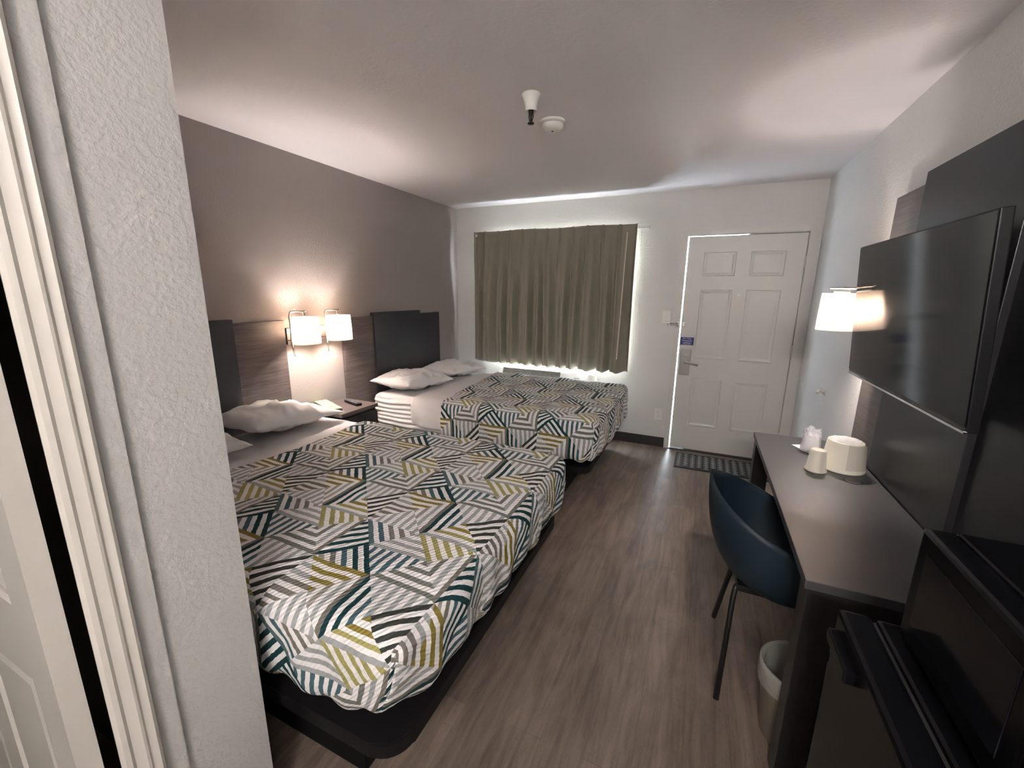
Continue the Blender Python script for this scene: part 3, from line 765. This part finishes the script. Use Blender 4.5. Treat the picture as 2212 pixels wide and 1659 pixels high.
q1 = drape('quilt', M['quilt'], None, (.10, 2.060, B1[0] - .012, B1[1] + .012, .345, MH + .014), .645, .325, .325, (1.560, -2.963), 3, .010, r_top=.065, r_bot=.10, step=.014, xstart=lambda v: .02 * math.sin(v * 4), origin=(1.35, -2.94, MH), lift=.006, tuck=(.015, .105))
tag(q1, 'white quilt with teal, grey and mustard striped triangles on the near bed', 'quilt')
q2 = drape('quilt', M['quilt'], None, (.10, 2.065, B2[0] - .012, B2[1] + .012, .322, MH + .014), .735, .325, .345, (1.640, -1.725), 8, .010, r_top=.065, r_bot=.10, step=.014, xstart=lambda v: -.075 * min(1.2, max(-1, (v + .9) / .65)) , origin=(1.35, -.9, MH), lift=.006, tuck=(-.010, .03))
tag(q2, 'white quilt with teal, grey and mustard striped triangles on the far bed', 'quilt')
# trim the hidden stretch of the sheets under the quilts
def clip_sheet(o, xmax):
    bm = bmesh.new(); bm.from_mesh(o.data)
    bmesh.ops.delete(bm, geom=[v for v in bm.verts if v.co.x + o.location.x > xmax], context='VERTS')
    bm.to_mesh(o.data); bm.free()
for o in [x for x in C.objects if x.name.startswith('top_sheet')]: clip_sheet(o, .67 if o.location.y < -2 else .87)

def pillow(loc, rot, size, label, seed, thin=0.0):
    L, Wd, T = size; n = 44
    bm = bmesh.new(); rows = {}
    for side in (1, -1):
        for i in range(n + 1):
            for j in range(n + 1):
                u = -1 + 2 * i / n; v = -1 + 2 * j / n
                if side == -1 and (i in (0, n) or j in (0, n)): rows[(side, i, j)] = rows[(1, i, j)]; continue
                # sides pull inward between the corners
                px = u * L / 2 * (1 - .07 * (1 - v * v) * abs(u) ** 3) ; py = v * Wd / 2 * (1 - .09 * (1 - u * u) * abs(v) ** 3)
                h = ((1 - abs(u) ** 2.1) * (1 - abs(v) ** 2.4)) ** .50
                h *= 1 - thin * max(0, u + .1)
                z = side * T / 2 * h * (1 if side > 0 else .55)
                cr = abs(u * v)
                wv = noise.noise(Vector((px * 9 + seed, py * 9, seed))) * .014 + noise.noise(Vector((px * 30 + seed, py * 13, seed * 2))) * .009
                wv += .010 * math.sin((abs(u) * 7 - abs(v) * 9) + seed) * cr ** 1.2
                ridge = 1 - abs(noise.noise(Vector((px * 7 + py * 3 + seed, py * 10 - px * 2, 2.5 + seed)))) * 2.2
                wv += .020 * max(0, ridge) ** 3
                z += side * wv * min(1, h * 1.6)
                rows[(side, i, j)] = bm.verts.new((px, py, z))
        for i in range(n):
            for j in range(n):
                q = [rows[(side, i, j)], rows[(side, i + 1, j)], rows[(side, i + 1, j + 1)], rows[(side, i, j + 1)]]
                bm.faces.new(q if side > 0 else q[::-1])
    me = bpy.data.meshes.new('pillow'); bm.to_mesh(me); bm.free()
    o = link('pillow', me, M['pillow'], None, True); o.location = loc; o.rotation_euler = rot
    md = o.modifiers.new('s', 'SUBSURF'); md.levels = 1; md.render_levels = 1
    return tag(o, label, 'pillow', None)
PZ = MH + .060
pillow((.285, -2.605, PZ + .036), (0, .10, PI / 2 + .05), (.66, .43, .19), 'large white pillow on the near bed, beside the nightstand', 3.1, .50)
pillow((.300, -3.250, PZ + .020), (0, .06, PI / 2 - .05), (.62, .43, .15), 'white pillow on the near bed mostly hidden by the wall corner', 5.7)
pillow((.282, -1.255, PZ + .015), (0, .08, PI / 2 - .06), (.66, .45, .18), 'white pillow at the near side of the far bed, above the nightstand', 9.4)
pillow((.288, -.570, PZ + .010), (0, .06, PI / 2 - .05), (.64, .45, .16), 'white pillow at the window side of the far bed', 14.2)

# ------------------------------------------------------------------ desk
dk = thing('desk', 'dark charcoal desk along the right wall under the television', 'desk', (3.0, -2.32, 0))
DY0, DY1 = -.715, .705
MB().box(-.008, .416, DY0, DY1, .722, .750, bev=.002).build('desk_top', M['desktop'], dk)
for (x, y) in ((0, DY0 + .005), (.335, DY0 + .005), (0, DY1 - .085), (.335, DY1 - .085)):
    MB().box(x, x + .078, y, y + .080, 0, .722, bev=.002).build('leg', M['desk'], dk)
MB().box(.078, .335, DY0 + .010, DY0 + .030, .615, .722).build('side_apron', M['desk'], dk)
MB().box(.078, .335, DY1 - .030, DY1 - .010, .615, .722).build('side_apron', M['desk'], dk)
MB().box(.38, .40, DY0 + .085, DY1 - .085, .42, .722).build('modesty_panel', M['desk'], dk)
MB().box(.012, .032, DY0 + .085, DY1 - .085, .680, .722).build('front_rail', M['desk'], dk)

def cup_prof(r0, r1, h): return [(0, h), (r1 - .003, h), (r1, h - .002), (r1 + (r0 - r1) * .85, .010), (r0 + .003, .008), (r0 + .003, .001), (r0, 0), (r0 - .003, .001), (r1 - .004, h - .004), (0, h - .004)]
c1 = thing('paper_cup', 'upside-down cream paper cup standing in front of the ice bucket', 'cup', (3.192, -2.118, .750))
MB().lathe(cup_prof(.040, .031, .098), seg=36).build('cup_wall', M['paper'], c1, True)
MB().lathe([(0, .0985), (.027, .0985), (.0275, .1005), (.0245, .1005), (.024, .0990), (0, .0990)], seg=36).build('cup_base_rim', M['paper'], c1)
b = thing('ice_bucket', 'upturned cream ice bucket with plastic film on top, beside the paper cup', 'ice bucket', (3.308, -2.035, .750))
o = MB().lathe([(0, .136), (.064, .136), (.070, .132), (.083, .014), (.088, .011), (.089, .003), (.086, 0), (.082, .002), (.067, .13), (0, .13)], seg=48, sx=.98, sy=1.02).build('bucket_wall', M['paper'], b, True)
w = MB(); n = 26
pr = []
for i in range(n + 1):
    for j in range(n + 1):
        x = -.062 + .124 * i / n; y = -.062 + .124 * j / n
        z = .139 + .004 * noise.noise(Vector((x * 50, y * 50, 1))) + .005 * noise.noise(Vector((x * 22, y * 22, 4)))
        r = math.hypot(x, y)
        if r > .060: x *= .060 / r; y *= .060 / r; z = .137
        pr.append(w.bm.verts.new((x, y, max(z, .1368))))
for i in range(n):
    for j in range(n):
        try: w.bm.faces.new((pr[i * (n + 1) + j], pr[(i + 1) * (n + 1) + j], pr[(i + 1) * (n + 1) + j + 1], pr[i * (n + 1) + j + 1]))
        except ValueError: pass
w.build('plastic_film', M['wrap'], b, True, rec=False)
# loose flap of the bucket wrapper on its near side
w = MB(); rr = []
for i in range(14):
    a = math.radians(-95 + i * 5.2)
    for j in range(9):
        z = .020 + .112 * j / 8; r = .0905 - (.0905 - .0715) * (z / .136) + .0015 * noise.noise(Vector((i * .6, j * .7, 2))) + (.006 * (i / 13) * (j / 8))
        rr.append(w.bm.verts.new((r * math.cos(a), r * math.sin(a), z)))
for i in range(13):
    for j in range(8): w.bm.faces.new((rr[i * 9 + j], rr[(i + 1) * 9 + j], rr[(i + 1) * 9 + j + 1], rr[i * 9 + j + 1]))
w.build('wrapper_flap', plain('tan_paper', (.56, .52, .44), .6, bump=.3), b, True, rec=False)
c2 = thing('wrapped_cup', 'plastic-wrapped white cup with a crumpled top, farthest back on the desk', 'cup', (3.222, -1.845, .750))
MB().lathe(cup_prof(.037, .030, .092), seg=32).build('cup_wall', M['white_print'], c2, True)
w = MB(); pr = []
for j in range(13):
    for i in range(36):
        a = 2 * PI * i / 36; t_ = j / 12; z = .002 + .118 * t_
        r = .044 - .008 * t_ + .0045 * noise.noise(Vector((math.cos(a) * 2.4, math.sin(a) * 2.4, t_ * 5)))
        if t_ > .82: r += .004 * math.sin(a * 5); z += .007 * math.sin(a * 4 + 1)
        pr.append(w.bm.verts.new((r * math.cos(a), r * math.sin(a), z)))
for j in range(12):
    for i in range(36): w.bm.faces.new((pr[j * 36 + i], pr[j * 36 + (i + 1) % 36], pr[(j + 1) * 36 + (i + 1) % 36], pr[(j + 1) * 36 + i]))
w.build('plastic_wrap', M['wrap'], c2, True)
gm = thing('cable_grommet', 'small round dark grommet cap set in the desk top near the ice bucket', 'grommet', (3.314, -2.186, .750))
MB().lathe([(0, .003), (.029, .003), (.032, .001), (.032, 0), (0, 0)], seg=32).build('cap', plain('grommet_cap', (.10, .09, .09), .4), gm, True)
MB().lathe([(.031, 0.0005), (.034, .0005), (.034, .002), (.031, .0025)], seg=32).build('rim', M['ink'], gm)
np_ = tag(MB().box(-.022, .03, -.03, .03, 0, .001).build('paper_slip', M['white_print']), 'small white paper slip beside the wrapped cup on the desk', 'paper'); np_.location = (3.188, -1.790, .750); np_.rotation_euler = (0, 0, .5)

# ------------------------------------------------------------------ chair
ch = thing('desk_chair', 'dark blue shell armchair with thin black metal legs pushed under the desk', 'chair', (2.98, -2.555, 0))
def shell_pt(a, v):
    """a: -1 (near arm front) .. 0 (back) .. 1 (far arm front); v 0 seat centre .. 1 rim"""
    # rim outline
    def outline(a, hx, hy, xf, xb):
        s_ = abs(a)
        if s_ < .55:
            th = (s_ / .55) * PI / 2
            x = xb + hx * (1 - math.cos(th)); y = hy * math.sin(th)
        else:
            k = (s_ - .55) / .45; x = xb + hx + (xf - xb - hx) * k; y = hy * (1 - .04 * k * k)
        return x, y * (1 if a > 0 else -1)
    rx, ry = outline(a, .215, .235, .235, -.232)
    bx_, by_ = outline(a, .15, .165, .225, -.085)
    s_ = abs(a)
    e = min(1, s_ / .66); rim = .842 - .180 * (e ** 1.08)
    if s_ > .80:
        k = (s_ - .80) / .20; rim = .662 - .200 * k ** 1.6
    seat = .436
    if v < .42:
        k = v / .42; cx_ = .05 * (1 - k)
        return Vector((bx_ * k + cx_, by_ * k, seat - .010 * (1 - k * k) + .006 * k ** 3))
    k = min(1.0, (v - .42) / .58)
    out = 1 - (1 - k) ** 2.2; up = k ** 1.45
    return Vector((bx_ + (rx - bx_) * out, by_ + (ry - by_) * out, seat + .004 + (rim - seat) * up))
bm = bmesh.new(); NA, NV = 72, 26; g_ = []
for i in range(NA + 1):
    g_.append([bm.verts.new(shell_pt(-1 + 2 * i / NA, j / NV)) for j in range(NV + 1)])
for i in range(NA):
    for j in range(NV): bm.faces.new((g_[i][j], g_[i + 1][j], g_[i + 1][j + 1], g_[i][j + 1]))
# front seat lip joining the two arm fronts
lip = []
A_ = g_[0]; B_ = g_[NA]
for j in range(NV + 1):
    pass
bmesh.ops.remove_doubles(bm, verts=bm.verts[:], dist=.0005)
# fill the wedge in front of the seat centre
nn = 10; cols_ = []
for i in range(nn + 1):
    t_ = i / nn; row = []
    for j in range(9):
        s0 = shell_pt(-1, .42 * j / 8); s1 = shell_pt(1, .42 * j / 8); p = s0.lerp(s1, t_); p.z -= .004 * math.sin(t_ * PI)
        p.x += .02 * math.sin(t_ * PI) * (j / 8); row.append(bm.verts.new(p))
    cols_.append(row)
for i in range(nn):
    for j in range(8): bm.faces.new((cols_[i][j], cols_[i + 1][j], cols_[i + 1][j + 1], cols_[i][j + 1]))
bmesh.ops.remove_doubles(bm, verts=bm.verts[:], dist=.0008)
bmesh.ops.recalc_face_normals(bm, faces=bm.faces[:])
me = bpy.data.meshes.new('seat_shell'); bm.to_mesh(me); bm.free()
sh = link('seat_shell', me, M['chair'], ch, True)
md = sh.modifiers.new('t', 'SOLIDIFY'); md.thickness = .009; md.offset = 0
MB().box(-.10, .17, -.10, .10, .400, .426, bev=.004).build('under_frame', M['black_metal'], ch)
for sx_, sy_ in ((-1, -1), (-1, 1), (1, -1), (1, 1)):
    x0_ = -.10 if sx_ < 0 else .19; yf_ = .232 if sx_ < 0 else .190
    pth = smoothpath([(x0_ * .6, .05 * sy_, .412), (x0_ + .005 * sx_, .075 * sy_, .402), (x0_ + .035 * sx_, yf_ * sy_, .004)], 6, .18)
    MB().tube(pth, .0105, 12).build('leg', M['black_metal'], ch, True)

# ------------------------------------------------------------------ waste bin
wb = thing('waste_bin', 'beige waste bin with a clear plastic liner under the desk', 'waste bin', (3.075, -2.826, 0))
MB().lathe([(0, 0), (.088, 0), (.090, .004), (.112, .270), (.116, .276), (.114, .282), (.109, .278), (.086, .008), (0, .006)], seg=40).build('bin_wall', M['bin'], wb, True)
w = MB(); pr = []; prof = [(.119, .215), (.1195, .245), (.120, .272), (.1185, .287), (.112, .290), (.104, .276), (.100, .23), (.095, .15), (.086, .07), (.06, .035), (.02, .03)]
for j, (r, z) in enumerate(prof):
    for i in range(48):
        a = 2 * PI * i / 48; rr_ = r + .004 * noise.noise(Vector((math.cos(a) * 3, math.sin(a) * 3, j * .7))) * (1 if j > 3 else .5)
        zz = z + .008 * noise.noise(Vector((math.cos(a) * 2, math.sin(a) * 2, j * .5 + 9)))
        pr.append(w.bm.verts.new((rr_ * math.cos(a), rr_ * math.sin(a), zz)))
for j in range(len(prof) - 1):
    for i in range(48): w.bm.faces.new((pr[j * 48 + i], pr[j * 48 + (i + 1) % 48], pr[(j + 1) * 48 + (i + 1) % 48], pr[(j + 1) * 48 + i]))
w.build('liner', M['liner'], wb, True)

# ------------------------------------------------------------------ fridge and microwave
fr = thing('mini_fridge', 'black mini fridge at the near end of the desk, under the microwave', 'fridge', (2.99, -3.53, 0))
MB().box(.066, .46, -.240, .235, .02, .858, bev=.008).build('cabinet', M['gloss_black'], fr)
d = MB().box(.0, .058, -.243, .238, .05, .860, bev=.010).build('fridge_door', M['gloss_black'], fr)
MB().box(.050, .070, -.235, .230, .055, .850).build('door_seal', M['rubber'], fr)
b = MB().box(-.018, .004, .09, .215, .795, .822, bev=.004); b.build('door_handle', M['gloss_black'], d)
MB().box(.08, .44, -.22, .21, 0, .03).build('kick_base', M['black_plastic'], fr)
mw = thing('microwave', 'black microwave oven standing on the mini fridge in the lower right corner', 'microwave', (3.078, -3.56, .8605))
MB().box(.045, .372, -.230, .222, .012, .245, bev=.006).build('cabinet', M['gloss_black'], mw)
d = MB().box(0, .046, -.110, .226, .014, .243, bev=.008).build('microwave_door', M['gloss_black'], mw)
MB().box(-.0015, .002, -.075, .190, .055, .205, bev=.001).build('door_window', M['screen'], d)
pn = MB().box(.002, .046, -.232, -.112, .014, .243, bev=.006).build('control_panel', M['black_plastic'], mw)
b = MB()
for i in range(4):
    for j in range(3): b.box(-.001, .003, -.215 + j * .032, -.193 + j * .032, .04 + i * .028, .058 + i * .028, bev=.001)
b.build('keypad', plain('grey_keys', (.12, .12, .13), .4), pn)
for (x, y) in ((.06, -.20), (.06, .19), (.34, -.20), (.34, .19)): MB().tube([(x, y, 0), (x, y, .014)], .012, 10).build('foot', M['black_plastic'], mw)
